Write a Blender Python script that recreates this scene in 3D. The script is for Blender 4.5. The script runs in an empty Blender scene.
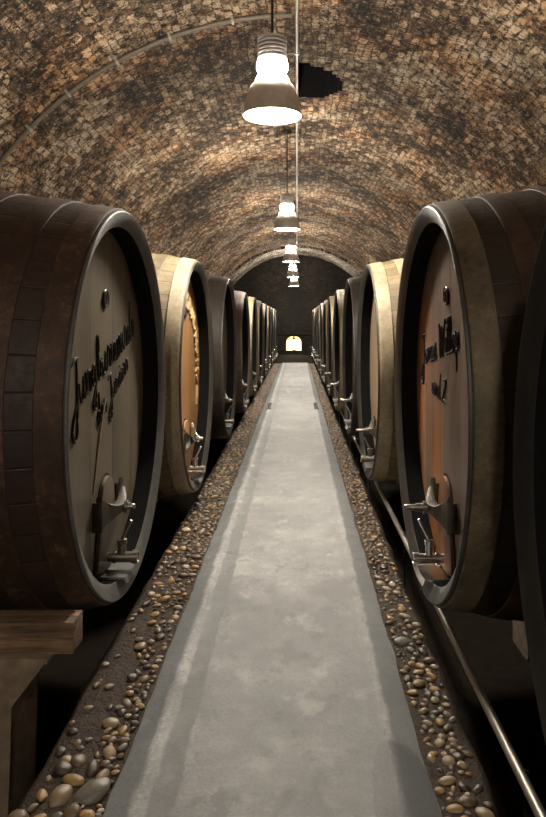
import bpy, bmesh, math, random
from mathutils import Vector, Matrix, noise as mnoise
PI = math.pi
random.seed(11)
sc = bpy.context.scene
COL = sc.collection

# ------------------------------------------------------------------ measures
CAM_Z = 1.5
HEAD_L, HEAD_R = -0.82, 0.60          # planes of the barrel fronts
PATH_L, PATH_R = -0.597, 0.443
LEDGE_L, LEDGE_R = -0.90, 0.645
LEDGE_Z, TRENCH_Z = -0.035, -0.45
VR, VC = 3.94, 0.82                   # vault radius, springing height
Y0, YEND = -6.0, 32.5
CROWN = VC + VR

# ------------------------------------------------------------------ node helpers
class NT:
    def __init__(s, name):
        s.m = bpy.data.materials.new(name); s.m.use_nodes = True
        s.t = s.m.node_tree; s.b = s.t.nodes['Principled BSDF']
    def n(s, typ, **kw):
        x = s.t.nodes.new('ShaderNode' + typ)
        for k, v in kw.items(): setattr(x, k, v)
        return x
    def put(s, sock, v):
        if v is None: return
        if hasattr(v, 'links') or isinstance(v, bpy.types.NodeSocket): s.t.links.new(v, sock)
        else:
            if isinstance(v, (tuple, list)) and len(v) == 3 and sock.type == 'RGBA': v = (*v, 1)
            sock.default_value = v
    def coord(s, which='Object'): return s.n('TexCoord').outputs[which]
    def map(s, v, scale=(1,1,1), loc=(0,0,0), rot=(0,0,0)):
        x = s.n('Mapping'); s.put(x.inputs['Vector'], v); x.inputs['Scale'].default_value = scale
        x.inputs['Location'].default_value = loc; x.inputs['Rotation'].default_value = rot
        return x.outputs[0]
    def noise(s, v, scale=5, detail=4, rough=.55, out='Fac', dist=0):
        x = s.n('TexNoise'); s.put(x.inputs['Vector'], v); x.inputs['Scale'].default_value = scale
        x.inputs['Detail'].default_value = detail; x.inputs['Roughness'].default_value = rough
        x.inputs['Distortion'].default_value = dist
        return x.outputs[out]
    def ramp(s, f, stops, interp='LINEAR'):
        x = s.n('ValToRGB'); s.put(x.inputs[0], f); r = x.color_ramp; r.interpolation = interp
        while len(r.elements) < len(stops): r.elements.new(.5)
        for e, (p, c) in zip(r.elements, stops):
            e.position = p
            e.color = (c, c, c, 1) if isinstance(c, (int, float)) else (*c, 1)
        return x.outputs[0]
    def mix(s, f, a, b, mode='MIX'):
        x = s.n('Mix', data_type='RGBA', blend_type=mode)
        s.put(x.inputs['Factor'], f); s.put(x.inputs['A'], None)
        s.put(x.inputs[6], a); s.put(x.inputs[7], b)
        return x.outputs[2]
    def math(s, op, a, b=None, c=None, clamp=False):
        x = s.n('Math', operation=op, use_clamp=clamp)
        s.put(x.inputs[0], a)
        if b is not None: s.put(x.inputs[1], b)
        if c is not None: s.put(x.inputs[2], c)
        return x.outputs[0]
    def sep(s, v):
        x = s.n('SeparateXYZ'); s.put(x.inputs[0], v); return x.outputs
    def comb(s, a, b, c=0.0):
        x = s.n('CombineXYZ')
        for i, v in enumerate((a, b, c)): s.put(x.inputs[i], v)
        return x.outputs[0]
    def bump(s, h, strength=.5, dist=.01):
        x = s.n('Bump'); s.put(x.inputs['Height'], h)
        x.inputs['Strength'].default_value = strength; x.inputs['Distance'].default_value = dist
        s.put(s.b.inputs['Normal'], x.outputs[0]); return x
    def set(s, **kw):
        names = dict(col='Base Color', rough='Roughness', metal='Metallic', spec='Specular IOR Level',
                     emit='Emission Color', es='Emission Strength', coat='Coat Weight', trans='Transmission Weight', alpha='Alpha')
        for k, v in kw.items(): s.put(s.b.inputs[names[k]], v)
        return s.m

def smat(name, col, rough=.6, metal=0, nscale=None, namp=.25, bump=None):
    t = NT(name)
    if nscale:
        f = t.noise(t.coord(), nscale, 5, .6)
        k = tuple(c*(1-namp) for c in col); l = tuple(min(1, c*(1+namp)) for c in col)
        t.set(col=t.ramp(f, [(.3, k), (.7, l)]), rough=t.ramp(f, [(.3, max(0, rough-.08)), (.7, min(1, rough+.1))]))
        if bump: t.bump(f, bump, .01)
    else: t.set(col=col, rough=rough)
    return t.set(metal=metal)

# ------------------------------------------------------------------ materials
def brick_mat(name, stops, soot=.45, orange=.5, bw=.125, bh=.068, mort=(.022,.017,.012), sooty=0.0, pale=.55):
    t = NT(name)
    uv = t.map(t.coord('UV'), (.74,.74,.74))
    wob = t.noise(t.map(uv, (1,1,1)), 3.2, 3, .55, 'Color')
    wx = t.n('VectorMath', operation='SUBTRACT'); t.put(wx.inputs[0], wob); wx.inputs[1].default_value = (.5,.5,.5)
    ws = t.n('VectorMath', operation='SCALE'); t.put(ws.inputs[0], wx.outputs[0]); ws.inputs['Scale'].default_value = .075
    wf = t.noise(uv, 30, 4, .65, 'Color')
    wx2 = t.n('VectorMath', operation='SUBTRACT'); t.put(wx2.inputs[0], wf); wx2.inputs[1].default_value = (.5,.5,.5)
    ws2 = t.n('VectorMath', operation='SCALE'); t.put(ws2.inputs[0], wx2.outputs[0]); ws2.inputs['Scale'].default_value = .060
    a1 = t.n('VectorMath', operation='ADD'); t.put(a1.inputs[0], uv); t.put(a1.inputs[1], ws.outputs[0])
    a2 = t.n('VectorMath', operation='ADD'); t.put(a2.inputs[0], a1.outputs[0]); t.put(a2.inputs[1], ws2.outputs[0])
    v = a2.outputs[0]
    br = t.n('TexBrick', offset=.5, offset_frequency=2, squash=1.0)
    t.put(br.inputs['Vector'], v)
    br.inputs['Color1'].default_value = (0,0,0,1); br.inputs['Color2'].default_value = (1,1,1,1)
    br.inputs['Mortar'].default_value = (.5,.5,.5,1)
    br.inputs['Scale'].default_value = 1; br.inputs['Brick Width'].default_value = bw
    br.inputs['Row Height'].default_value = bh; br.inputs['Mortar Size'].default_value = .006
    br.inputs['Mortar Smooth'].default_value = .35
    big = t.noise(uv, .9, 4, .6)
    med = t.noise(uv, 5.5, 5, .65)
    fine = t.noise(uv, 42, 4, .7)
    f = t.math('ADD', t.math('MULTIPLY', br.outputs['Color'], .20), t.math('MULTIPLY', med, .52))
    f = t.math('ADD', f, t.math('MULTIPLY', fine, .46))
    f = t.math('ADD', t.math('SUBTRACT', f, .455), t.math('MULTIPLY', big, .75))
    c = t.ramp(f, stops)
    oz = t.ramp(t.noise(t.map(uv, (1,1,1), (3.1,7.7,0)), 1.1, 3, .6), [(.48, 0), (.62, orange)])
    c = t.mix(oz, c, t.mix(1, c, (1.30,.80,.44), 'MULTIPLY'))
    so = t.ramp(t.noise(t.map(uv, (1,1,1), (13,2,0)), 2.3, 6, .7), [(.50, 0), (.62, soot)])
    c = t.mix(so, c, (.018,.015,.013))
    if sooty:
        c = t.mix(t.ramp(big, [(.62, sooty), (.82, sooty*.55)]), c, (.012,.011,.010))
    pit = t.noise(t.map(uv, (1,1,1), (5,9,0)), 13, 7, .8)
    c = t.mix(t.ramp(pit, [(.515, 0), (.56, .92)]), c, (.020,.014,.010))
    lite = t.noise(t.map(uv, (1,1,1), (2,17,0)), 21, 5, .75)
    c = t.mix(t.ramp(lite, [(.54, 0), (.66, pale)]), c, (.60,.49,.36))
    jf = t.math('MULTIPLY', br.outputs['Fac'], t.ramp(med, [(.38, .25), (.58, .85)]))
    c = t.mix(jf, c, mort)
    t.set(col=c, rough=.92, spec=.25)
    h = t.math('ADD', t.math('MULTIPLY', t.math('SUBTRACT', 1.0, br.outputs['Fac']), .9), t.math('MULTIPLY', fine, .7))
    h = t.math('ADD', h, t.math('MULTIPLY', br.outputs['Color'], .5))
    h = t.math('ADD', h, t.math('SUBTRACT', t.math('MULTIPLY', med, .6), t.math('MULTIPLY', t.ramp(pit, [(.5,0),(.65,1)]), .7)))
    t.bump(h, 1.0, .024)
    return t.m

M_VAULT = brick_mat('vault_brick', [(.34,(.022,.015,.010)), (.44,(.095,.058,.034)), (.51,(.25,.160,.092)), (.57,(.45,.32,.20)), (.68,(.66,.53,.385))])
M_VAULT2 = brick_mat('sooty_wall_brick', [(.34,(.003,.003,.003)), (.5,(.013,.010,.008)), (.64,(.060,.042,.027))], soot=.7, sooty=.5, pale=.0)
M_RIB = brick_mat('whitewashed_brick', [(.36,(.05,.04,.03)), (.46,(.22,.18,.14)), (.56,(.52,.46,.38)), (.7,(.72,.66,.57))], soot=.7, orange=.2)
M_WALL = brick_mat('cellar_wall_brick', [(.22,(.02,.015,.011)), (.5,(.10,.07,.048)), (.8,(.24,.18,.125))], soot=.6)

def concrete_mat():
    t = NT('worn_concrete')
    o = t.coord('Object'); x, y, z = t.sep(o)
    big = t.noise(o, 1.6, 5, .62); med = t.noise(o, 7, 6, .68); fine = t.noise(o, 70, 3, .7)
    f = t.math('ADD', t.math('MULTIPLY', big, .5), t.math('MULTIPLY', med, .5))
    c = t.ramp(f, [(.34,(.155,.157,.155)), (.5,(.255,.254,.247)), (.64,(.385,.382,.368))])
    c = t.mix(.28, c, t.ramp(fine, [(.38, .25), (.62, 1.0)]), 'MULTIPLY')
    # damp blotches
    damp = t.ramp(t.noise(t.map(o, (1.0,.55,1), (4.2,1.3,0)), 3.1, 4, .55), [(.55, 0), (.61, .6)])
    c = t.mix(damp, c, (.115,.114,.110))
    c = t.mix(t.ramp(t.noise(t.map(o, (1,.7,1), (1.2,8,0)), 9.0, 6, .7), [(.56, 0), (.63, .55)]), c, (.12,.12,.117))
    c = t.mix(t.ramp(t.noise(t.map(o, (1,.7,1), (6.2,3,0)), 6.0, 6, .7), [(.56, 0), (.66, .5)]), c, (.46,.455,.44))
    # side coatings: dark sealed margins, pale seams
    wob = t.math('MULTIPLY', t.math('SUBTRACT', t.noise(o, 4, 4, .6), .5), .05)
    xw = t.math('ADD', x, wob)
    def band(a, b, soft=.012):
        p = t.math('MULTIPLY', t.math('SUBTRACT', xw, a), 1/soft, clamp=True)
        q = t.math('MULTIPLY', t.math('SUBTRACT', b, xw), 1/soft, clamp=True)
        return t.math('MULTIPLY', p, q)
    mott = t.ramp(med, [(.3, .55), (.7, 1.0)])
    for a, b, col, k in ((-.70,-.515,(.100,.106,.108),.92), (.345,.60,(.125,.131,.132),.92),
                         (-.468,-.375,(.105,.107,.104),.8), (.27,.315,(.19,.187,.178),.45)):
        c = t.mix(t.math('MULTIPLY', t.math('MULTIPLY', band(a,b), mott), k), c, col)
    for a, b in ((-.514,-.486), (.322,.346)):
        c = t.mix(t.math('MULTIPLY', t.math('MULTIPLY', band(a,b,.01), t.ramp(big, [(.35,.2),(.6,.9)])), .55), c, t.mix(t.ramp(fine, [(.45,0),(.7,1)]), (.30,.30,.29), (.66,.66,.64)))
    # one rounded patch on the right margin, darker and smoother
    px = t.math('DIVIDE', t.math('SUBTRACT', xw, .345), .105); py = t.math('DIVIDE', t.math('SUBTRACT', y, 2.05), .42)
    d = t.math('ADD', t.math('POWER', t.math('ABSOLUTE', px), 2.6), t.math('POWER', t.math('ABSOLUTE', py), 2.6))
    dark_patch = t.math('MULTIPLY', t.math('SUBTRACT', 1.08, d), 6.0, clamp=True)
    c = t.mix(t.math('MULTIPLY', dark_patch, .75), c, (.070,.072,.073))
    r = t.math('SUBTRACT', t.ramp(med, [(.3,.55),(.7,.82)]), t.math('MULTIPLY', t.math('MAXIMUM', dark_patch, damp), .12))
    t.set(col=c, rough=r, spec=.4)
    t.bump(t.math('ADD', t.math('MULTIPLY', fine, .5), med), .35, .008)
    return t.m
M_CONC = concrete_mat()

def earth_mat():
    t = NT('muddy_earth'); o = t.coord('Object')
    f = t.noise(o, 9, 7, .7); g = t.noise(o, 45, 4, .7)
    c = t.ramp(t.math('ADD', t.math('MULTIPLY', f, .6), t.math('MULTIPLY', g, .4)), [(.32,(.014,.010,.007)), (.52,(.048,.032,.021)), (.72,(.105,.074,.048))])
    t.set(col=c, rough=t.ramp(f, [(.35,.5),(.65,.85)]), spec=.2); t.bump(t.math('ADD', f, t.math('MULTIPLY', g, .5)), 1.0, .03)
    return t.m
M_EARTH = earth_mat()
M_EARTH_SHADE = smat('shade_black_earth', (.012,.009,.007), .9, 0, 14, .4, .6)  # near-black colour stands for shade in the trenches and beyond the path
M_EARTH_SHADE.node_tree.nodes['Principled BSDF'].inputs['Specular IOR Level'].default_value = .04
M_PIER = smat('tan_concrete', (.17,.125,.080), .9, 0, 14, .35, .3)

def pebble_mat(island):
    t = NT('pebble_stone' + ('_mixed' if island else ''))
    o = t.coord('Object')
    if island:
        f = t.n('NewGeometry').outputs['Random Per Island']
        base = t.ramp(f, [(0,(.28,.175,.08)), (.15,(.15,.10,.06)), (.4,(.30,.22,.13)), (.58,(.075,.052,.034)), (.78,(.20,.16,.11)), (.93,(.28,.15,.06))], 'CONSTANT')
    else:
        base = t.n('ObjectInfo').outputs['Color']
    m = t.noise(o, 30, 5, .65)
    c = t.mix(1, base, t.ramp(m, [(.32, .35), (.66, 1.2)]), 'MULTIPLY')
    t.set(col=c, rough=t.ramp(m, [(.3,.28),(.7,.5)]), spec=.5); t.bump(m, .25, .004)
    return t.m
M_PEB, M_PEBS = pebble_mat(False), pebble_mat(True)

NST = 44
def stave_mat(name, dark, mid, light, stain=.4, rough=.55, per=.5):
    t = NT(name)
    uv = t.coord('UV'); u, v, _ = t.sep(uv)
    su = t.math('MULTIPLY', u, float(NST))
    idx = t.math('FLOOR', su); fr = t.math('FRACT', su)
    wn = t.n('TexWhiteNoise', noise_dimensions='2D'); t.put(wn.inputs['Vector'], t.comb(idx, t.math('MULTIPLY', t.n('ObjectInfo').outputs['Random'], 50.0)))
    o = t.coord('Object')
    off = t.math('MULTIPLY', t.n('ObjectInfo').outputs['Random'], 40.0)
    va = t.n('VectorMath', operation='ADD'); t.put(va.inputs[0], o); t.put(va.inputs[1], t.comb(off, off, off))
    ov = va.outputs[0]
    gr = t.noise(t.comb(t.math('MULTIPLY', v, 1.6), t.math('MULTIPLY', u, 150.0), off), 1.0, 5, .65)
    big = t.noise(ov, 2.2, 6, .65); spk = t.noise(ov, 26, 6, .75)
    f = t.math('ADD', t.math('MULTIPLY', gr, .35), t.math('MULTIPLY', wn.outputs['Value'], .30*per))
    f = t.math('ADD', f, t.math('MULTIPLY', big, .45))
    c = t.ramp(f, [(.30, dark), (.52, mid), (.76, light)])
    c = t.mix(t.ramp(spk, [(.50, 0), (.66, stain)]), c, tuple(x*.28 for x in mid))
    gap = t.math('MULTIPLY', t.math('SUBTRACT', .5, t.math('ABSOLUTE', t.math('SUBTRACT', fr, .5))), 28.0, clamp=True)
    c = t.mix(t.math('MULTIPLY', gap, .7), tuple(x*.3 for x in dark), c)
    t.set(col=c, rough=t.ramp(spk, [(.3, rough-.1), (.7, rough+.2)]), spec=.35)
    t.bump(t.math('ADD', t.math('MULTIPLY', gap, .6), t.math('ADD', t.math('MULTIPLY', gr, .4), t.math('MULTIPLY', spk, .4))), .5, .008)
    return t.m

def hoop_mat(name, dark, mid, light, metal=.35, rough=.6):
    t = NT(name)
    o = t.coord('Object'); off = t.math('MULTIPLY', t.n('ObjectInfo').outputs['Random'], 60.0)
    va = t.n('VectorMath', operation='ADD'); t.put(va.inputs[0], o); t.put(va.inputs[1], t.comb(off, off, off))
    big = t.noise(va.outputs[0], 3, 6, .7); sp = t.noise(va.outputs[0], 38, 6, .8)
    f = t.math('ADD', t.math('MULTIPLY', big, .55), t.math('MULTIPLY', sp, .45))
    t.set(col=t.ramp(f, [(.36, dark), (.52, mid), (.66, light)]), rough=t.ramp(sp, [(.3, rough-.12), (.7, rough+.22)]), metal=metal)
    t.bump(sp, .4, .004)
    return t.m

def head_mat(name, dark, mid, light, streak=None, samt=0, rough=.5, boards=9.0):
    t = NT(name)
    uv = t.coord('UV'); u, v, _ = t.sep(uv)
    off = t.math('MULTIPLY', t.n('ObjectInfo').outputs['Random'], 30.0)
    sb = t.math('MULTIPLY', t.math('ADD', u, 1.0), boards/1.9)
    fr = t.math('FRACT', sb)
    wn = t.n('TexWhiteNoise', noise_dimensions='2D'); t.put(wn.inputs['Vector'], t.comb(t.math('FLOOR', sb), off))
    gr = t.noise(t.comb(t.math('MULTIPLY', u, 34.0), t.math('MULTIPLY', v, 1.3), off), 1.0, 6, .7)
    big = t.noise(t.comb(t.math('MULTIPLY', u, 2.6), t.math('MULTIPLY', v, .9), off), 1.0, 4, .6)
    f = t.math('ADD', t.math('MULTIPLY', gr, .45), t.math('MULTIPLY', big, .75))
    f = t.math('ADD', f, t.math('MULTIPLY', wn.outputs['Value'], .22))
    c = t.ramp(f, [(.34, dark), (.54, mid), (.76, light)])
    if streak:
        st = t.noise(t.comb(t.math('MULTIPLY', u, 9.0), t.math('MULTIPLY', v, .55), t.math('ADD', off, 5.0)), 1.0, 4, .6)
        side = t.ramp(t.math('ADD', t.math('ADD', t.math('MULTIPLY', u, -.45), t.math('MULTIPLY', v, -.25)), .5), [(.52, .08), (.72, 1)])
        c = t.mix(t.math('MULTIPLY', side, t.ramp(st, [(.40, 0), (.52, samt)])), c, t.mix(1, t.ramp(gr, [(.3,.45),(.7,1.2)]), streak, 'MULTIPLY'))
    gap = t.math('MULTIPLY', t.math('SUBTRACT', .5, t.math('ABSOLUTE', t.math('SUBTRACT', fr, .5))), 60.0, clamp=True)
    c = t.mix(gap, tuple(x*.3 for x in dark), c)
    t.set(col=c, rough=t.ramp(gr, [(.3, rough-.12), (.7, rough+.15)]), spec=.4)
    t.bump(t.math('ADD', t.math('MULTIPLY', gap, .5), t.math('MULTIPLY', gr, .5)), .35, .006)
    return t.m

ST = dict(
    rust=stave_mat('russet_staves', (.026,.014,.010), (.055,.028,.018), (.100,.055,.033), .4, .55, .2),
    umber=stave_mat('umber_staves', (.016,.011,.007), (.045,.028,.017), (.100,.060,.031), .5, .55, .35),
    pale=stave_mat('pale_oak_staves', (.11,.078,.040), (.26,.20,.11), (.42,.34,.21), .3, .6),
    brown=stave_mat('brown_oak_staves', (.05,.030,.018), (.13,.080,.045), (.26,.17,.095), .4),
    black=stave_mat('blackened_staves', (.008,.007,.006), (.020,.017,.014), (.045,.038,.030), .4))
HP = dict(
    rust=hoop_mat('rusty_iron', (.016,.008,.005), (.055,.029,.017), (.20,.110,.062)),
    olive=hoop_mat('olive_iron', (.040,.030,.017), (.115,.088,.050), (.25,.20,.12)),
    pale=hoop_mat('sand_iron', (.13,.10,.058), (.27,.215,.13), (.42,.355,.235), .05),
    black=hoop_mat('black_iron', (.011,.008,.006), (.030,.022,.015), (.070,.052,.036)))
HD = dict(
    grey=head_mat('weathered_grey_head', (.050,.043,.031), (.090,.075,.053), (.150,.122,.080), rough=.5, boards=5.0),
    streaked=head_mat('streaked_dark_head', (.020,.013,.009), (.058,.038,.028), (.15,.115,.090), (.46,.165,.042), .9, .45),
    amber=head_mat('amber_varnished_head', (.085,.034,.010), (.20,.092,.030), (.32,.170,.065), rough=.45),
    tan=head_mat('tan_head', (.13,.095,.055), (.25,.19,.115), (.38,.30,.20), (.40,.17,.06), .3, .5),
    umber=head_mat('umber_head', (.025,.018,.012), (.07,.05,.033), (.14,.105,.07)))
CH = dict(
    grey=hoop_mat('grey_chime', (.040,.038,.034), (.075,.072,.065), (.13,.125,.113), .0, .5),
    dark=hoop_mat('dark_chime', (.018,.0160,.014), (.040,.036,.031), (.080,.073,.062), .0, .45),
    black=hoop_mat('blackened_chime', (.005,.0045,.004), (.011,.010,.008), (.026,.023,.018), .0, .6))
M_SHAFT = smat('shade_black_shaft', (.012,.010,.011), .95, 0, 20, .3)  # shade inside the shaft, put into its colour
M_RECESS_SHADE = smat('recess_shade_black', (.0045,.0042,.004), .9, 0, 20, .4)  # black colour stands in for shade on the inner wall of the recess
M_RECESS_SHADE.node_tree.nodes['Principled BSDF'].inputs['Specular IOR Level'].default_value = .08
M_SHADOW_GAP = smat('shadow_gap_dark', (.012,.010,.008), .8)  # colour of the painted shadow gap
M_DARKWOOD = smat('dark_carved_wood', (.050,.036,.024), .5, 0, 18, .5, .3)
M_STEEL = smat('polished_steel', (.72,.70,.66), .18, 1)
M_OLDMETAL = smat('tarnished_metal', (.20,.18,.15), .35, .9, 25, .4)
M_CARVE = smat('dark_carving', (.022,.016,.011), .75)
M_CARVE_L = smat('pale_carving', (.42,.35,.24), .55)
M_BADGE = smat('dull_badge', (.075,.065,.050), .4, .3)
M_GOLD = smat('gilded_carving', (.27,.19,.085), .6, .0, 30, .3)
M_TIMBER = None
def timber_mat():
    t = NT('rough_timber'); o = t.coord('Object')
    g = t.noise(t.map(o, (1.2, 16, 22)), 2.2, 7, .72); b = t.noise(o, 5, 4, .6)
    f = t.math('ADD', t.math('MULTIPLY', g, .7), t.math('MULTIPLY', b, .3))
    t.set(col=t.ramp(f, [(.38,(.030,.018,.010)), (.50,(.13,.075,.038)), (.66,(.30,.19,.105))]), rough=.75)
    t.bump(g, .7, .012); return t.m
M_TIMBER = timber_mat()
M_ALU = smat('brushed_aluminium', (.62,.60,.56), .45, .55, 30, .12)
M_FIN = smat('grey_fins', (.55,.53,.50), .5, .3)
M_CORD = smat('black_cord', (.012,.012,.012), .6)
M_ZINC = smat('zinc_conduit', (.38,.345,.29), .5, .5, 40, .25)
def glow_mat(name, col, s):
    t = NT(name); t.set(col=(.9,.9,.88), rough=.4, emit=col, es=s); return t.m
WARM = (1.0, .915, .79)
M_DIFF = glow_mat('lamp_diffuser_glow', WARM, 340.0)
M_NECK = glow_mat('lamp_neck_glow', WARM, 620.0)
M_NICHE = smat('cream_plaster', (.80,.72,.50), .8, 0, 12, .1)
M_BULB = glow_mat('niche_bulb_glow', (1,.84,.52), 28.0)

# ------------------------------------------------------------------ object helpers
def tag(o, label=None, cat=None, group=None, kind=None):
    if label: o['label'] = label
    if cat: o['category'] = cat
    if group: o['group'] = group
    if kind: o['kind'] = kind
    return o
def empty(name, loc=(0,0,0), rz=0.0):
    o = bpy.data.objects.new(name, None); COL.objects.link(o)
    o.location = loc; o.rotation_euler = (0,0,rz); o.empty_display_size = .1
    return o
def mesh_of(name, bm, smooth=None):
    bmesh.ops.recalc_face_normals(bm, faces=bm.faces[:])
    me = bpy.data.meshes.new(name); bm.to_mesh(me); bm.free()
    if smooth is not None:
        me.shade_smooth()
        try: me.set_sharp_from_angle(angle=math.radians(smooth))
        except Exception: pass
    return me
def put(name, me, m=None, parent=None, loc=None):
    o = bpy.data.objects.new(name, me); COL.objects.link(o)
    if m is not None:
        if not me.materials: me.materials.append(m)
        elif me.materials[0] is not m:
            o.material_slots[0].link = 'OBJECT'; o.material_slots[0].material = m
    if parent: o.parent = parent
    if loc: o.location = loc
    return o
def box(bm, lo, hi):
    vs = [bm.verts.new((x,y,z)) for x in (lo[0],hi[0]) for y in (lo[1],hi[1]) for z in (lo[2],hi[2])]
    for f in ((0,1,3,2),(4,6,7,5),(0,4,5,1),(2,3,7,6),(0,2,6,4),(1,5,7,3)): bm.faces.new([vs[i] for i in f])
    return vs
def bevel(bm, w, seg=2):
    bmesh.ops.bevel(bm, geom=bm.edges[:], offset=w, segments=seg, profile=.6, affect='EDGES', clamp_overlap=True)
def ring_sweep(bm, rings, closed_rings=False, cap=True):
    """rings: lists of equal length of points, joined in order"""
    R = [[bm.verts.new(p) for p in r] for r in rings]
    n = len(R[0]); m = len(R)
    for i in range(m if closed_rings else m-1):
        a, b = R[i], R[(i+1) % m]
        for k in range(n): bm.faces.new((a[k], a[(k+1)%n], b[(k+1)%n], b[k]))
    if cap and not closed_rings:
        bm.faces.new(R[0][::-1]); bm.faces.new(R[-1])
    return R
def tube(bm, pts, r, n=12, cap=True):
    pts = [Vector(p) for p in pts]; rings = []
    up = Vector((0,0,1))
    for i, p in enumerate(pts):
        d = (pts[min(i+1,len(pts)-1)] - pts[max(i-1,0)]).normalized()
        a = d.cross(up)
        if a.length < 1e-3: a = d.cross(Vector((0,1,0)))
        a.normalize(); b = d.cross(a)
        rr = r[i] if isinstance(r, (list,tuple)) else r
        rings.append([p + a*math.cos(2*PI*k/n)*rr + b*math.sin(2*PI*k/n)*rr for k in range(n)])
    ring_sweep(bm, rings, cap=cap)
def lathe_z(bm, prof, n=32, closed=False):
    """prof: (r,z)"""
    R = [[bm.verts.new((r*math.cos(2*PI*k/n), r*math.sin(2*PI*k/n), z)) for k in range(n)] for r, z in prof]
    m = len(R)
    for i in range(m if closed else m-1):
        a, b = R[i], R[(i+1)%m]
        for k in range(n): bm.faces.new((a[k], a[(k+1)%n], b[(k+1)%n], b[k]))
    return R

# ------------------------------------------------------------------ setting
def vault(name, y0, y1, a, b, m, hole=None, dy=.1):
    """half-elliptic barrel vault, a = half width, b = rise; a real shell 0.2 m thick"""
    bm = bmesh.new(); uvl = bm.loops.layers.uv.new('UVMap')
    nth = 216; ny = max(2, int((y1-y0)/dy))
    V = []; UV = {}
    for j in range(ny+1):
        y = y0 + (y1-y0)*j/ny; row = []
        for i in range(nth+1):
            th = PI*i/nth
            k = mnoise.noise(Vector((th*5, y*1.7, 3.0)))*.014 + mnoise.noise(Vector((th*14, y*5, 8.0)))*.006
            k = abs(k)
            if j in (0, ny): k = 0
            v = bm.verts.new((-(a+k)*math.cos(th), y, VC + (b+k)*math.sin(th)))
            UV[v] = (y, th*(a+b)/2); row.append(v)
        V.append(row)
    for j in range(ny):
        for i in range(nth):
            q = (V[j][i], V[j+1][i], V[j+1][i+1], V[j][i+1])
            if hole:
                c = sum((v.co for v in q), Vector())/4
                if hole(c.x, c.y): continue
            f = bm.faces.new(q)
            for l in f.loops: l[uvl].uv = UV[l.vert]
    # the shaft behind the opening
    if hole:
        es = [e for e in bm.edges if e.is_boundary and y0+.2 < (e.verts[0].co.y+e.verts[1].co.y)/2 < y1-.2 and (e.verts[0].co.z+e.verts[1].co.z)/2 > VC+.5]
        ex = bmesh.ops.extrude_edge_only(bm, edges=es)
        nv = [g for g in ex['geom'] if isinstance(g, bmesh.types.BMVert)]
        for v in nv: v.co.z += .8
        bmesh.ops.edgeloop_fill(bm, edges=[e for e in ex['geom'] if isinstance(e, bmesh.types.BMEdge) and e.is_boundary])
    if hole:
        for f in bm.faces:
            if all(v.co.z > VC+b+.1 for v in f.verts) or (max(v.co.z for v in f.verts) > VC+b+.1): f.material_index = 1
    me = bpy.data.meshes.new(name)
    for f in bm.faces:
        f.normal_update()
    bm.to_mesh(me); bm.free(); me.shade_smooth(); me.set_sharp_from_angle(angle=math.radians(50))
    o = put(name, me, m); tag(o, kind='structure')
    if hole: me.materials.append(M_SHAFT)
    return o

def hole(x, y):   # the dark ragged opening beside the crown pipe
    if not (.02 < x < .60 and 8.70 < y < 10.03): return False
    t = (x-.02)/.58
    return 8.70 + .20*t + .28*t**4 < y < 10.03 - .06*t - .40*t**5
vault('ceiling', Y0, YEND, VR, VR, M_VAULT, hole)
RB = VR
# whitewashed end rib of the vault
bm = bmesh.new(); uvl = bm.loops.layers.uv.new('UVMap'); prev = None
for i in range(121):
    th = math.radians(4 + 172*i/120); k = abs(mnoise.noise(Vector((th*9, 2, 2))))*.03
    p = [(-q*math.cos(th), y, VC+q*math.sin(th)) for q, y in ((VR+.03,29.3),(VR-.10-k,29.3),(VR-.10-k,YEND-.01))]
    p = [bm.verts.new(v) for v in p]
    if prev:
        for a in (0,1):
            f = bm.faces.new((prev[a], prev[a+1], p[a+1], p[a]))
            for l in f.loops: l[uvl].uv = (l.vert.co.y + l.vert.co.z*.2, math.atan2(l.vert.co.z-VC, -l.vert.co.x)*VR)
    prev = p
tag(put('trim_3', mesh_of('trim_3', bm, 40), M_RIB), kind='structure')

def quad_wall(name, pts, m):
    bm = bmesh.new(); uvl = bm.loops.layers.uv.new('UVMap')
    f = bm.faces.new([bm.verts.new(p) for p in pts])
    for l in f.loops:
        c = l.vert.co; l[uvl].uv = (c.y + c.x, c.z)
    me = bpy.data.meshes.new(name); bm.to_mesh(me); bm.free()
    return tag(put(name, me, m), kind='structure')
quad_wall('wall_left', [(-VR,Y0,TRENCH_Z),(-VR,YEND,TRENCH_Z),(-VR,YEND,VC),(-VR,Y0,VC)], M_WALL)
quad_wall('wall_right', [(VR,YEND,TRENCH_Z),(VR,Y0,TRENCH_Z),(VR,Y0,VC),(VR,YEND,VC)], M_WALL)
quad_wall('wall_front', [(VR*math.cos(PI*i/40), Y0, VC+VR*math.sin(PI*i/40)) for i in range(41)] + [(-VR,Y0,TRENCH_Z),(VR,Y0,TRENCH_Z)], M_WALL)

# end wall with the lit arched niche
NX0, NX1, NZ0, NZ1 = -.50, .20, .16, .84
NXC, NW = (NX0+NX1)/2, (NX1-NX0)/2
bm = bmesh.new(); uvl = bm.loops.layers.uv.new('UVMap')
def wf(pts):
    f = bm.faces.new([bm.verts.new(p) for p in pts])
    for l in f.loops: l[uvl].uv = (l.vert.co.x + l.vert.co.y, l.vert.co.z)
AZ = NZ1-.30   # springing of niche arch (flattened arch)
wf([(-VR,YEND,TRENCH_Z),(NX0,YEND,TRENCH_Z),(NX0,YEND,VC),(-VR,YEND,VC)])
wf([(NX1,YEND,TRENCH_Z),(VR,YEND,TRENCH_Z),(VR,YEND,VC),(NX1,YEND,VC)])
wf([(NX0,YEND,TRENCH_Z),(NX1,YEND,TRENCH_Z),(NX1,YEND,NZ0),(NX0,YEND,NZ0)])
ar = [(NXC-NW*math.cos(PI*i/16), AZ+(NZ1-AZ)*math.sin(PI*i/16)) for i in range(17)]
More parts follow.
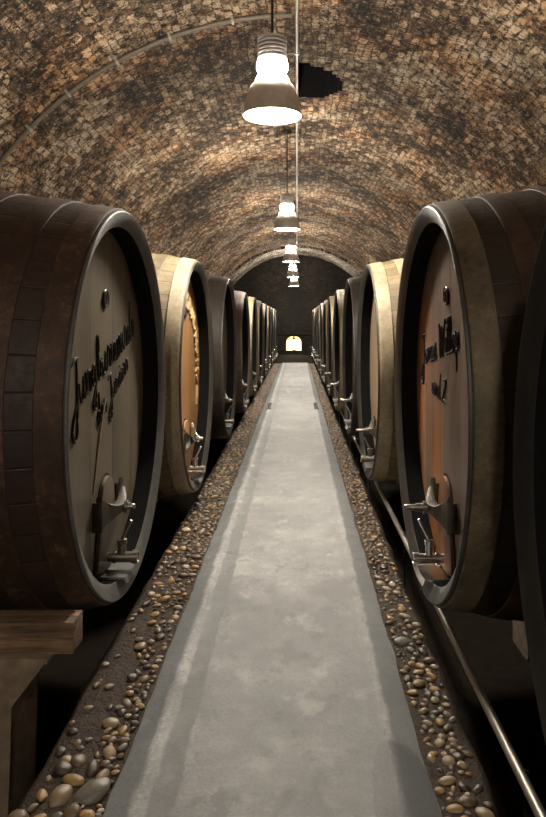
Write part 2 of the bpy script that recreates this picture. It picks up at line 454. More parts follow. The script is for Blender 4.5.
for (xa,za),(xb,zb) in zip(ar, ar[1:]): wf([(xa,YEND,za),(xb,YEND,zb),(xb,YEND,VC),(xa,YEND,VC)])
top = [(-VR*math.cos(PI*i/40), YEND, VC+RB*math.sin(PI*i/40)) for i in range(41)]
wf(top[::-1])
bmesh.ops.remove_doubles(bm, verts=bm.verts[:], dist=1e-4)
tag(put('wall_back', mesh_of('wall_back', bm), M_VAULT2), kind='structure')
bm = bmesh.new()
out = [(NX0,NZ0)] + ar + [(NX1,NZ0)]
D = .35
for (xa,za),(xb,zb) in zip(out, out[1:]+out[:1]):
    bm.faces.new([bm.verts.new(p) for p in ((xa,YEND,za),(xb,YEND,zb),(xb,YEND+D,zb),(xa,YEND+D,za))])
bm.faces.new([bm.verts.new((x,YEND+D,z)) for x, z in out])
bmesh.ops.remove_doubles(bm, verts=bm.verts[:], dist=1e-4)
tag(put('trim_1', mesh_of('trim_1', bm), M_NICHE), kind='structure')
# dark ledge course over the niche wall
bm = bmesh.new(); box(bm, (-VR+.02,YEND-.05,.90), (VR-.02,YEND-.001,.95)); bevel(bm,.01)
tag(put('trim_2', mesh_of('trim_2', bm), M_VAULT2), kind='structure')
# lamp in the niche
nl = empty('niche_lamp', (NXC+.02, YEND+.16, NZ0)); tag(nl, 'warm bulkhead lamp standing in the arched niche of the end wall', 'lamp')
bm = bmesh.new(); lathe_z(bm, [(0,0),(.09,0),(.09,.04),(.05,.06),(0,.06)], 20)
put('base', mesh_of('lamp_foot', bm, 40), M_CORD, nl)
bm = bmesh.new(); lathe_z(bm, [(.001,.06),(.06,.07),(.11,.15),(.12,.23),(.09,.31),(.04,.35),(.001,.36)], 20)
put('globe', mesh_of('lamp_globe', bm, 60), M_BULB, nl)
nh = empty('hanging_hook', (NXC+.0, YEND+.04, NZ1-.17)); tag(nh, 'small dark lantern hook hanging under the crown of the lit niche', 'hook')
bm = bmesh.new(); lathe_z(bm, [(.001,.17),(.025,.17),(.025,.10),(.07,.07),(.07,.03),(.02,0),(.001,0)], 16)
put('hook_body', mesh_of('hook_body', bm, 40), M_CORD, nh)

# ground: two ledges and the trenches under the barrels, one skin
def ground():
    bm = bmesh.new()
    prof = [(-VR,TRENCH_Z), (-1.9,TRENCH_Z), (LEDGE_L-.02,TRENCH_Z), (LEDGE_L,LEDGE_Z-.03), (LEDGE_L+.03,LEDGE_Z), (-.75,LEDGE_Z), (-.60,LEDGE_Z), (-.3,LEDGE_Z), (0,LEDGE_Z), (.3,LEDGE_Z),
            (.46,LEDGE_Z), (.56,LEDGE_Z), (LEDGE_R-.03,LEDGE_Z), (LEDGE_R,LEDGE_Z-.03), (LEDGE_R+.02,TRENCH_Z), (1.5,TRENCH_Z), (VR,TRENCH_Z)]
    rows = []; ny = 420
    for j in range(ny+1):
        y = Y0 + (YEND-Y0)*j/ny
        rows.append([bm.verts.new((x + (mnoise.noise(Vector((x*7,y*4,1)))*.018 if abs(x) < VR-.01 else 0), y, z + mnoise.noise(Vector((x*6,y*3.1,5)))*.012)) for x, z in prof])
    for j in range(ny):
        for i in range(len(prof)-1): bm.faces.new((rows[j][i], rows[j][i+1], rows[j+1][i+1], rows[j+1][i]))
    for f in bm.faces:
        if max(v.co.z for v in f.verts) < LEDGE_Z - .015 or min(v.co.z for v in f.verts) < -.2 or f.calc_center_median().y > 25.45: f.material_index = 1  # trenches and ground past the path take the painted shade
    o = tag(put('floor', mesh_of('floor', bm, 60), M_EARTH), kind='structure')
    o.data.materials.append(M_EARTH_SHADE); return o
ground()

# concrete path with sloped ragged margins
def path():
    bm = bmesh.new(); rows = []; ny = 420; ya, yb = Y0, 25.4
    for j in range(ny+1):
        y = ya + (yb-ya)*j/ny
        e1 = mnoise.noise(Vector((y*3.0,0,1)))*.012 + mnoise.noise(Vector((y*11,0,2)))*.007
        e2 = mnoise.noise(Vector((y*3.0,0,7)))*.012 + mnoise.noise(Vector((y*11,0,9)))*.007
        xs = [(PATH_L+e1,-.06),(PATH_L+e1+.002,-.022),(PATH_L+e1+.018,-.014),(-.52,-.004),(-.505,.004),(-.485,.004),(-.47,0),(-.40,-.003),(-.36,0),(-.1,0),(.15,0),(.28,0),
              (.32,.003),(.335,.004),(.352,-.003),(PATH_R+e2-.018,-.014),(PATH_R+e2-.002,-.022),(PATH_R+e2,-.06)]
        rows.append([bm.verts.new((x,y,z)) for x, z in xs])
    n = len(rows[0])
    for j in range(ny):
        for i in range(n-1): bm.faces.new((rows[j][i], rows[j][i+1], rows[j+1][i+1], rows[j+1][i]))
    bm.faces.new(rows[-1]); bm.faces.new(rows[0][::-1])
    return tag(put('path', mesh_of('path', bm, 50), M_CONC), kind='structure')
path()

# small drain slots let into the margins of the path
for x, side in ((-.49,'left'), (.335,'right')):
    d = empty('drain_grate', (x, 12.3, 0)); tag(d, 'narrow dark drain slot let into the %s margin of the concrete path' % side, 'drain', 'drain slots in the path')
    bm = bmesh.new()
    box(bm, (-.04,-.42,-.004),(-.028,.42,.012)); box(bm, (.028,-.42,-.004),(.04,.42,.012))
    box(bm, (-.028,-.42,-.004),(.028,-.40,.012)); box(bm, (-.028,.40,-.004),(.028,.42,.012)); box(bm, (-.028,-.4,-.004),(.028,.4,.005))
    put('frame', mesh_of('drain_frame', bm), M_CORD, d)
    bm = bmesh.new()
    prof = []
    for k in range(16): prof += [(-.395+k*.05,.005),(-.393+k*.05,.011),(-.375+k*.05,.011),(-.373+k*.05,.005)]
    va = [[bm.verts.new((x,y,z)) for y, z in prof] for x in (-.028,.028)]
    for k in range(len(prof)-1): bm.faces.new((va[0][k],va[1][k],va[1][k+1],va[0][k+1]))
    put('grating', mesh_of('drain_grating', bm), M_CORD, d)

# ------------------------------------------------------------------ stroke lettering
G = {  # strokes on baseline 0, x-height 1, ascender 2.1, descender -1.1; last entry = advance
 'J': ([[(.2,1.9),(.7,2.1),(1.2,2.0)],[(.95,2.05),(.85,.8),(.6,-.9),(.2,-1.3),(-.1,-.8),(.4,-.1),(1.1,.3)]],1.15),
 'u': ([[(0,.9),(.05,.3),(.25,0),(.5,.2),(.65,1)],[(.65,1),(.65,.3),(.8,0),(1,.2)]],.95),
 'n': ([[(0,.9),(.1,1),(.12,0)],[(.12,.6),(.4,1),(.6,.85),(.62,.2),(.75,0),(.95,.2)]],.92),
 'm': ([[(0,.9),(.1,1),(.12,0)],[(.12,.6),(.33,1),(.48,.8),(.48,0)],[(.48,.6),(.7,1),(.85,.8),(.86,.2),(.98,0),(1.15,.2)]],1.12),
 'g': ([[(.65,.85),(.35,1),(.05,.6),(.2,.08),(.5,.25),(.66,.9)],[(.66,.9),(.62,-.6),(.35,-1.1),(.05,-.75),(.5,-.2),(1,.2)]],.95),
 'b': ([[(.1,.2),(.35,1.3),(.3,2.1),(.12,1.8),(.1,.4),(.3,0),(.6,.25),(.6,.8),(.35,.95)],[(.6,.7),(.9,.75)]],.85),
 'l': ([[(0,.2),(.35,1.3),(.32,2.1),(.14,1.8),(.14,.3),(.3,0),(.5,.2)]],.48),
 'k': ([[(0,.2),(.3,1.4),(.28,2.1),(.12,1.8),(.12,0)],[(.12,.5),(.5,1),(.45,.65),(.2,.5),(.6,0),(.8,.2)]],.78),
 'r': ([[(0,.2),(.2,1.1),(.35,.9),(.5,.95),(.48,.2),(.6,0),(.75,.2)]],.7),
 'w': ([[(0,.9),(.1,.1),(.25,0),(.42,.9),(.48,.1),(.65,0),(.85,.5),(.82,1),(1.1,.85)]],1.05),
 'a': ([[(.6,.85),(.3,1),(.04,.55),(.2,.02),(.45,.2),(.62,.95)],[(.62,.95),(.62,.2),(.75,0),(.95,.2)]],.9),
 'd': ([[(.6,.85),(.3,1),(.04,.55),(.2,.02),(.45,.2),(.62,.95)],[(.72,2.2),(.62,.95),(.62,.2),(.75,0),(.95,.2)]],.9),
 's': ([[(0,.1),(.35,1.05),(.5,.5),(.4,.05),(.1,.05)],[(.45,.1),(.7,.25)]],.65),
 'e': ([[(.05,.45),(.5,.65),(.35,1),(.08,.6),(.2,.03),(.65,.3)]],.62),
 'i': ([[(0,.3),(.15,1),(.16,.2),(.3,0),(.5,.2)],[(.2,1.45),(.23,1.55)]],.45),
 'o': ([[(.35,1),(.05,.55),(.25,0),(.6,.4),(.4,1),(.85,.85)]],.78),
 'p': ([[(0,.8),(.15,1),(.1,-1.2)],[(.13,.6),(.45,1),(.65,.5),(.4,0),(.13,.2)],[(.5,.05),(.8,.2)]],.75),
 'W': ([[(0,1.9),(.2,2.0),(.35,0),(.8,1.8),(.95,0),(1.5,2.1),(1.7,1.9)]],1.6),
 'Z': ([[(0,1.8),(.9,1.9),(.1,.1),(.5,.2),(.9,0)]],.95),
 '1': ([[(0,1.5),(.3,2),(.3,0)]],.5), '2': ([[(0,1.6),(.3,2),(.65,1.6),(.1,.1),(.75,.1)]],.85),
 '8': ([[(.35,1.05),(.05,1.5),(.35,2),(.65,1.5),(.35,1.05),(0,.5),(.35,0),(.7,.5),(.35,1.05)]],.8),
 '9': ([[(.62,1.6),(.35,2),(.03,1.5),(.3,1.05),(.62,1.5),(.6,.6),(.25,0)]],.8),
 ' ': ([],.6)}
def catmull(p, k=6):
    if len(p) < 3: return [Vector(q) for q in p]
    P = [Vector(p[0])*2-Vector(p[1])] + [Vector(q) for q in p] + [Vector(p[-1])*2-Vector(p[-2])]
    out = []
    for i in range(1, len(P)-2):
        a,b,c,d = P[i-1:i+3]
        for j in range(k):
            t = j/k
            out.append(.5*((2*b)+(c-a)*t+(2*a-5*b+4*c-d)*t*t+(3*b-a-3*c+d)*t**3))
    out.append(P[-2]); return out
def write(txt, o, size, ang, slant=.25, condense=1.0):
    """strokes of a line of script in the head plane (u, v)"""
    x = 0; S = []; ca, sa = math.cos(ang), math.sin(ang)
    for ch in txt:
        st, adv = G[ch]
        for s in st:
            q = []
            for p in catmull([Vector((a,b,0)) for a, b in s]):
                X = (x + p.x)*condense*size + p.y*slant*size; Y = p.y*size
                q.append((o[0] + X*ca - Y*sa, o[1] + X*sa + Y*ca))
            S.append(q)
        x += adv
    return S

# ------------------------------------------------------------------ barrel meshes
RC, RBEL, LEN, REC = .92, 1.02, 1.90, .125
RI = .845
def rad(x): return RBEL - (RBEL-RC)*(2*x/LEN-1)**2
def rev_x(bm, prof, n=128, closed=False, uv=None):
    R = [[bm.verts.new((x, r*math.sin(2*PI*k/n), r*math.cos(2*PI*k/n))) for k in range(n)] for x, r in prof]
    m = len(R)
    for i in range(m if closed else m-1):
        a, b = R[i], R[(i+1)%m]
        for k in range(n):
            f = bm.faces.new((a[k], a[(k+1)%n], b[(k+1)%n], b[k]))
            if uv:
                for l, (ui, vi) in zip(f.loops, ((k,i),(k+1,i),(k+1,i+1),(k,i+1))): l[uv].uv = (ui/n, prof[vi % m][0])
    return R
def P(u, v, d): return (REC - d, -u, v)       # head plane: u = viewer's right, v = up from the middle, d = out

bm = bmesh.new(); uv = bm.loops.layers.uv.new('UVMap')
xs = [.012+(LEN-.012)*i/24 for i in range(25)]
Rr = rev_x(bm, [(x, rad(x)) for x in xs], 132, uv=uv)
bm.faces.new(Rr[-1])
ME_STAVES = mesh_of('staves', bm, 40)
bm = bmesh.new()   # chime: front ring with eased edges
rev_x(bm, [(.014,RC+.002),(.004,RC+.0),(0,RC-.004),(.001,RC-.010),(.027,RI+.004),(.032,RI)], 132)
ME_CHIME = mesh_of('chime', bm, 30)
bm = bmesh.new(); rev_x(bm, [(.032,RI),(REC+.01,RI-.002)], 132); ME_RECESS = mesh_of('recess_wall', bm, 40)
bm = bmesh.new(); uv = bm.loops.layers.uv.new('UVMap')
N = 96
for i in range(N):
    pass
ringp = [bm.verts.new(P((RI+.004)*math.sin(2*PI*k/N), (RI+.004)*math.cos(2*PI*k/N), 0)) for k in range(N)]
f = bm.faces.new(ringp)
r2 = bmesh.ops.extrude_face_region(bm, geom=[f])
for v in r2['geom']:
    if isinstance(v, bmesh.types.BMVert): v.co.x += .045
for f in bm.faces:
    for l in f.loops: l[uv].uv = (-l.vert.co.y, l.vert.co.z)
ME_HEAD = mesh_of('head', bm)
def hoop_mesh(x0, x1, th):
    bm = bmesh.new()
    k = 5; xs = [x0 + (x1-x0)*i/k for i in range(k+1)]
    prof = [(x0, rad(x0)-.004)] + [(x0, rad(x0)+th-.002)] + [(x0+.003, rad(x0)+th)] + [(x, rad(x)+th) for x in xs[1:-1]] + [(x1-.003, rad(x1)+th), (x1, rad(x1)+th-.002), (x1, rad(x1)-.004)]
    rev_x(bm, prof, 132)
    return mesh_of('hoop', bm, 35)
HOOPS = [hoop_mesh(*a) for a in ((.018,.118,.007), (.215,.305,.006), (.46,.55,.006), (1.35,1.44,.006), (1.595,1.685,.006), (1.782,1.882,.007))]

def poly_prism(bm, pts, d0, d1):
    a = [bm.verts.new(P(u,v,d0)) for u, v in pts]; b = [bm.verts.new(P(u,v,d1)) for u, v in pts]
    n = len(pts)
    for i in range(n): bm.faces.new((a[i],a[(i+1)%n],b[(i+1)%n],b[i]))
    bm.faces.new(b); bm.faces.new(a[::-1])
def door_pts(g=0.0):
    top = [(.105+g, -.47)] + [((.105+g)*math.cos(PI*i/12), -.47 + (.10+g)*math.sin(PI*i/12)) for i in range(1,12)] + [(-.105-g, -.47)]
    bot = [(-.185-g, -.79-g*.6), (-.09,-.815-g*.6), (.09,-.815-g*.6), (.185+g,-.79-g*.6)]
    return top + bot
bm = bmesh.new(); poly_prism(bm, door_pts(.014), -.003, .005); ME_SHADOW_GAP = mesh_of('door_shadow_gap', bm)  # thin dark sheet drawn as the shadow gap round the hatch
bm = bmesh.new(); uv = bm.loops.layers.uv.new('UVMap'); poly_prism(bm, door_pts(), -.002, .020)
bevel(bm, .005)
uv = bm.loops.layers.uv.active
for f in bm.faces:
    for l in f.loops: l[uv].uv = (-l.vert.co.y*1.0, l.vert.co.z)
ME_DOOR = mesh_of('hatch', bm, 30)
# crossbar: a saddle with flared ends that bridges the hatch
bm = bmesh.new(); rings = []
for i in range(25):
    u = -.20 + .40*i/24; s = abs(u)/.20
    d = .030 + .042*(1-s**2); h = .018 + .042*s**2.4; th = .014 + .012*(1-s)
    cv = -.52 + .004*s**2
    rings.append([P(u, cv+h*1.15*a + (.025*s**3 if a > 0 else 0), d+b*th) for a, b in ((-1,-.6),(-.85,-1),(.85,-1),(1,-.6),(1,.6),(.85,1),(-.85,1),(-1,.6))])
ring_sweep(bm, rings)
ME_BAR = mesh_of('crossbar', bm, 50)
ME_BARFEET = []   # feet of the saddle touch the head
for s in (-1, 1):
    pts = [(s*.196-.008, -.590), (s*.196+.008, -.590), (s*.196+.008, -.450), (s*.196-.008, -.450)]
    bm = bmesh.new(); poly_prism(bm, pts, 0, .045); bevel(bm, .003); ME_BARFEET.append(mesh_of('end_plate', bm, 30))
def tube_out(bm, u, v, seg, n=18):
    """stack of (d, r) turned about an axis that points out of the head"""
    rings = [[P(u+r*math.cos(2*PI*k/n), v+r*math.sin(2*PI*k/n), d) for k in range(n)] for d, r in seg]
    ring_sweep(bm, rings)
bm = bmesh.new()
ME_BOLT = {}
for key, L in (('long', .21), ('short', .15)):
    bm = bmesh.new(); e = L-.105
    tube_out(bm, 0, -.52, [(.0,.014),(.10,.014),(.101,.030),(.118,.030),(.119,.021),(.105+e*.45,.020),(.106+e*.45,.015),(L-.005,.014),(L,.010)])
    ME_BOLT[key] = mesh_of('clamp_bolt', bm, 40)
bm = bmesh.new()
TV = -.768
tube_out(bm, 0, TV, [(.0,.038),(.014,.038),(.015,.024),(.04,.024),(.041,.031),(.056,.031),(.057,.026),(.137,.026),(.138,.033),(.165,.033),(.166,.022),(.160,.020)])
rings = [[P(r*math.cos(2*PI*k/14), z, .085+r*math.sin(2*PI*k/14)) for k in range(14)] for z, r in ((TV+.02,.020),(TV+.065,.020),(TV+.066,.024),(TV+.088,.024),(TV+.09,.018))]
ring_sweep(bm, rings)
ME_TAP = mesh_of('tap', bm, 40)
bm = bmesh.new()
tube(bm, [P(0,TV+.085,.085), P(0,TV+.10,.092), P(-.01,TV+.15,.118), P(-.015,TV+.185,.135)], [.008,.007,.006,.0075], 10)
ME_LEVER = mesh_of('lever', bm, 60)
# drip lip on the foot of the chime
bm = bmesh.new(); rings = []
for i in range(13):
    a = -.17 + .34*i/12
    r0, r1 = RI-.004, RI-.016
    sl = [(REC, 0, 0), (-.022, 0, 0), (-.034, -.012, -.012), (-.030, -.02,-.02)]
    pr = [(REC-.004, r0), (-.004, r0), (-.016, r0+.020), (-.020, r0+.016), (-.008, r1), (REC-.004, r1)]
    rings.append([(x, -r*math.sin(a), -r*math.cos(a)) for x, r in pr])
ring_sweep(bm, rings)
ME_LIP = mesh_of('drip_lip', bm, 30)
# round number badge
def badge_mesh(ch):
    bm = bmesh.new(); bv = .50
    tube_out(bm, 0, bv, [(-.002,.040),(.006,.040),(.008,.038)], 28)
    n = 36; R = []
    for k in range(n):
        a = 2*PI*k/n; R.append([P((.041+.006*math.cos(t))*math.cos(a), bv+(.041+.006*math.cos(t))*math.sin(a), .007+.006*math.sin(t)) for t in (0,PI*.4,PI*.8,PI*1.2,PI*1.6)])
    ring_sweep(bm, R, closed_rings=True)
    for st in write(ch, (-.012, bv-.024), .024, 0, 0):
        tube(bm, [P(u,v,.009) for u, v in st], .0045, 6)
    return mesh_of('badge', bm, 40)
BADGES = {c: badge_mesh(c) for c in '1289'}

def lettering(strokes, r=.008, d=.002):
    bm = bmesh.new()
    for st in strokes:
        n = len(st)
        rr = [r*(.55+.6*math.sin(PI*min(1,(i+.6)/n))) for i in range(n)]
        tube(bm, [P(u,v,d) for u, v in st], rr, 6)
    return mesh_of('lettering', bm, 60)

def add_barrel(name, x, y, left, zc, st, hp, hp2, hd, ch, metal, badge, label, tap=True, yaw=0.0):
    r = empty(name, (x, y, zc-RBEL), (PI if left else 0.0)+yaw)
    tag(r, label, 'barrel', 'wine barrels along the %s wall' % ('left' if left else 'right'))
    dz = (0,0,RBEL)
    put('staves', ME_STAVES, ST[st], r, dz)
    put('chime', ME_CHIME, CH[ch], r, dz); put('recess_wall', ME_RECESS, M_RECESS_SHADE, r, dz)
    h = put('head', ME_HEAD, HD[hd], r, dz)
    for i, me in enumerate(HOOPS): put('hoop', me, HP[hp if i in (0,5) else hp2], r, dz)
    dr = put('hatch', ME_DOOR, HD[hd], r, dz); put('hatch_shadow_gap', ME_SHADOW_GAP, M_SHADOW_GAP, dr)
    wood = M_STEEL if badge == '8' else M_DARKWOOD
    cb = put('crossbar', ME_BAR, wood, r, dz)
    for me in ME_BARFEET: put('end_plate', me, wood, cb)
    put('clamp_bolt', ME_BOLT['short' if left else 'long'], metal if not badge or badge == '8' else M_OLDMETAL, cb)
    tp = put('tap', ME_TAP, metal, r, dz); put('lever', ME_LEVER, M_STEEL if metal is M_STEEL else metal, tp)
    put('drip_lip', ME_LIP, metal if metal is M_STEEL else CH[ch], r, dz)
    if badge: put('badge', BADGES[badge], M_BADGE, r, dz)
    return r

left_rows = [  # y, zc, staves, chime hoop, other hoops, head, chime, metal, badge, label
 (3.39,1.114,'rust','rust','rust','grey','grey',M_OLDMETAL,'2','huge barrel nearest on the left, weathered grey head carved with slanting script'),
 (5.62,1.072,'pale','pale','olive','amber','dark',M_STEEL,'8','second barrel of the left row with amber head, gilded carving and shiny steel tap'),
 (8.20,1.090,'umber','black','black','umber','dark',M_OLDMETAL,None,'third barrel of the left row, dark all over, behind the amber headed one'),
 (10.75,1.035,'brown','rust','rust','umber','dark',M_STEEL,None,'fourth barrel of the left row, reddish brown, behind the dark third one'),
 (13.1,1.035,'pale','pale','olive','tan','dark',M_OLDMETAL,None,'fifth barrel of the left row, pale oak, behind the reddish brown one'),
 (15.4,1.035,'brown','pale','olive','umber','dark',M_STEEL,None,'sixth barrel of the left row with sand coloured front hoop'),
 (17.7,1.035,'umber','olive','black','umber','dark',M_OLDMETAL,None,'seventh barrel of the left row with olive front hoop and dark body'),
 (20.0,1.035,'pale','pale','olive','tan','dark',M_STEEL,None,'eighth barrel of the left row, pale oak, behind the olive hooped one'),
 (22.3,1.035,'brown','olive','olive','umber','dark',M_OLDMETAL,None,'ninth barrel of the left row, brown, behind the pale eighth one'),
 (24.6,1.035,'umber','pale','olive','umber','dark',M_STEEL,None,'tenth barrel of the left row, last but one before the end wall'),
 (26.9,1.035,'pale','pale','olive','tan','dark',M_STEEL,None,'farthest barrel of the left row, pale, beside the lit niche'),
]
right_rows = [
 (1.00,1.11,'black','black','black','umber','black',M_OLDMETAL,None,'blackish barrel cut off by the right edge of the picture, nearest of the right row'),
 (3.33,1.126,'umber','olive','rust','streaked','dark',M_STEEL,'9','huge dark barrel on the right, orange streaked head with carved script, steel tap'),
 (6.03,1.073,'pale','pale','pale','tan','dark',M_OLDMETAL,None,'third barrel of the right row, sand coloured hoops and tan head'),
 (8.24,1.09,'umber','black','black','umber','dark',M_STEEL,None,'fourth barrel of the right row, dark brown, behind the sand coloured one'),
 (10.7,1.06,'pale','pale','olive','umber','dark',M_STEEL,None,'fifth barrel of the right row, pale front hoop, behind the dark brown one'),
 (13.0,1.05,'pale','olive','olive','tan','dark',M_OLDMETAL,None,'sixth barrel of the right row with olive front hoop and pale oak body'),
 (15.3,1.05,'brown','pale','olive','umber','dark',M_STEEL,None,'seventh barrel of the right row with pale front hoop on a brown body'),
 (17.6,1.05,'pale','pale','olive','umber','dark',M_STEEL,None,'eighth barrel of the right row, pale oak with dark head'),
 (19.9,1.05,'umber','olive','olive','umber','dark',M_OLDMETAL,None,'ninth barrel of the right row, dark brown, fourth from the end wall'),
 (22.2,1.05,'brown','pale','olive','tan','dark',M_STEEL,None,'tenth barrel of the right row, brown, third from the end wall'),
 (24.5,1.05,'pale','pale','olive','umber','dark',M_STEEL,None,'eleventh barrel of the right row, last but one before the end wall'),
 (26.8,1.05,'brown','pale','olive','umber','dark',M_STEEL,None,'farthest barrel of the right row, beside the lit niche'),
]
BL, BR_ = [], []
for i, (y, zc, *rest) in enumerate(left_rows):
    *mats, label = rest
    BL.append(add_barrel('wine_barrel', HEAD_L + (0 if i == 0 else .03), y, True, zc, *mats, label))
for i, (y, zc, *rest) in enumerate(right_rows):
    *mats, label = rest
    BR_.append(add_barrel('wine_barrel', HEAD_R, y, False, zc, *mats, label))
DZ = (0,0,RBEL)
put('lettering', lettering(write('Jungburnwards', (-.50,.0), .10, math.radians(15.5), .12, .98) + write('des Juniors', (-.12,-.11), .066, math.radians(22), .12, 1.12), .0066), M_CARVE, BL[0], DZ)['label'] = 'dark carved script in two slanting lines'
stem = [(-.02,.06),(-.08,-.06),(-.14,-.20),(-.20,-.36)]
bm = bmesh.new(); q = catmull([Vector((a,b,0)) for a, b in stem]); tube(bm, [P(p.x,p.y-.05,.003) for p in q], [.012-.010*i/len(q) for i in range(len(q))], 6)
put('quill_line', mesh_of('quill_line', bm, 60), M_CARVE_L, BL[0], DZ)['label'] = 'long carved quill stroke below the script'
put('lettering', lettering(write('Jonas Willop', (-.66,.125), .080, math.radians(8), .05, 1.22) + write('und Z', (-.36,.0), .058, math.radians(-4), .05, 1.35), .006), M_CARVE, BR_[1], DZ)['label'] = 'dark carved script across the head'
# gilded scroll along the upper rim of the second left barrel
S = []
for k in range(17):
    a = math.radians(118 - k*7.6); c = Vector((.64*math.cos(a), .64*math.sin(a)-.04)); t = Vector((math.sin(a), -math.cos(a))); nrm = Vector((math.cos(a), math.sin(a)))
    s = .052 if k % 2 else .044
    pat = [[(-.8,-.6),(-.5,.7),(.1,.9),(.2,.1),(-.3,-.2),(.3,-.9),(.9,-.3)], [(-.7,.9),(-.6,-.8),(.2,-.7),(.4,.2),(-.1,.5)], [(-.8,0),(-.1,1.0),(.5,.2),(-.2,-.9),(.9,-.6),(.8,.7)]][k % 3]
    S.append([tuple(c + t*(p.x*s) + nrm*(p.y*s*1.35)) for p in catmull([Vector((x,y,0)) for x, y in pat])])
S.append([(.66*math.cos(math.radians(-8-i*2)), .66*math.sin(math.radians(-8-i*2))-.05) for i in range(9)])
put('scroll_carving', lettering(S, .013, .004), M_GOLD, BL[1], DZ)['label'] = 'gilded carved scroll around the rim'

# ------------------------------------------------------------------ cradles: two timbers on two concrete piers under each barrel
def cradle_meshes(x_end, x_top, x_low, x_back):
    bm = bmesh.new(); box(bm, (x_end,-.055,-.115), (x_back-.05,.06,0)); bevel(bm, .006)
    for v in bm.verts: v.co += Vector((0, mnoise.noise(v.co*9)*.004, -abs(mnoise.noise(v.co*7+Vector((4,4,4))))*.006))
    tb = mesh_of('timber_beam', bm, 40)
    bm = bmesh.new(); H = .415-.115-TRENCH_Z
    prof = [(x_top,0),(x_top,-.02),(x_low,-.17),(x_low,-H),(x_back,-H),(x_back,0)]
    a = [bm.verts.new((x,-.16,z)) for x, z in prof]; b = [bm.verts.new((x,.10,z)) for x, z in prof]
    n = len(prof)
    for i in range(n): bm.faces.new((a[i],a[(i+1)%n],b[(i+1)%n],b[i]))
    bm.faces.new(a[::-1]); bm.faces.new(b); bevel(bm, .010)
    return tb, mesh_of('concrete_pier', bm, 40)
# measured from the barrel front, going back along the barrel
CRADLE = {True: cradle_meshes(.0, .08, .22, LEN+.2), False: cradle_meshes(.50, .60, .72, LEN+.2)}
BO = .80
def cradle(x, y, left, zc, label, near=False):
    zt = zc - math.sqrt((RBEL+.002)**2 - (BO-.062)**2) - .008
    r = empty('barrel_cradle', (x, y, TRENCH_Z), PI if left else 0)
    tag(r, label, 'cradle', 'cradles under the barrels')
    for s in (-1, 1):
        tb, pr = CRADLE[near and s > 0]
        put('timber_beam', tb, M_TIMBER, r, (0, s*BO, zt-TRENCH_Z))
        put('concrete_pier', pr, M_PIER, r, (0, s*BO, zt-TRENCH_Z-.115))
ORD = ['first','second','third','fourth','fifth','sixth','seventh','eighth','ninth','tenth','eleventh','twelfth']
for i, b in enumerate(left_rows):
    cradle(HEAD_L + (0 if i == 0 else .03), b[0], True, b[1], 'timber and concrete cradle under the %s barrel of the left row' % ORD[i], i == 0)
for i, b in enumerate(right_rows):
    cradle(HEAD_R, b[0], False, b[1], 'timber and concrete cradle under the %s barrel of the right row' % ORD[i])

# ------------------------------------------------------------------ steel rail along the right ledge
RX, RZ = .703, .078
rail = empty('steel_rail', (RX, 0, LEDGE_Z)); tag(rail, 'long polished steel tube running low along the right row of barrels', 'rail')
bm = bmesh.new(); tube(bm, [(0,-2.5+i*1.0,RZ-LEDGE_Z) for i in range(31)], .017, 18); put('tube', mesh_of('rail_tube', bm, 40), smat('rail_steel', (.34,.31,.27), .46, .9, 8, .15), rail)
for y in (.2, 2.2, 4.7, 7.1, 9.5, 11.9):
    bm = bmesh.new(); tube(bm, [(.03,y,TRENCH_Z-LEDGE_Z),(.03,y,.1),(.0,y,RZ-LEDGE_Z)], .010, 8); put('bracket', mesh_of('rail_bracket', bm, 40), M_OLDMETAL, rail)

# ------------------------------------------------------------------ pipes on the vault
def vz(x, r=VR): return VC + math.sqrt(max(0, r*r - x*x))
cp = empty('metal_pipe', (0,0,CROWN-.042)); tag(cp, 'straight thin metal pipe running along the crown of the brick vault', 'pipe')
bm = bmesh.new(); tube(bm, [(0.0,Y0+.3+i*1.2,-.018) for i in range(31)], .020, 12); put('tube', mesh_of('crown_tube', bm, 40), M_ZINC, cp)
for y in (2.8, 6.3, 8.2, 11.7, 14.9, 18.1, 21.2, 24.4, 27.6):
    bm = bmesh.new(); box(bm, (-.032,y-.016,-.044),(.032,y+.016,.039)); bevel(bm,.003,1); put('pipe_clip', mesh_of('pipe_clip', bm), M_ZINC, cp)
ap = empty('curved_conduit', (-1.8, 7.22, 1.0)); tag(ap, 'grey conduit bent along the left curve of the vault up to the crown pipe', 'conduit')
bm = bmesh.new(); AR = VR-.05
def arcp(t): return (-AR*math.cos(t)+1.8, 0, VC+AR*math.sin(t)-1.0)
pts = [arcp(math.radians(6 + 83.2*i/60)) for i in range(61)]
tube(bm, pts, .024, 12); put('tube', mesh_of('arc_tube', bm, 40), smat('conduit_grey', (.12,.095,.070), .6, .1, 25, .25), ap)
for dg in (14, 26, 35, 44, 52, 61, 70, 80):
    t = math.radians(dg); c = Vector(arcp(t)); bm = bmesh.new()
    box(bm, (-.030,-.033,-.014),(.046,.033,.014)); bevel(bm,.003,1)
    bmesh.ops.rotate(bm, verts=bm.verts[:], cent=(0,0,0), matrix=Matrix.Rotation(PI - t, 3, 'Y').inverted() if False else Matrix.Rotation(-(PI-t), 3, 'Y'))
    bmesh.ops.translate(bm, verts=bm.verts[:], vec=c)
    put('conduit_clip', mesh_of('conduit_clip', bm), M_ZINC, ap)

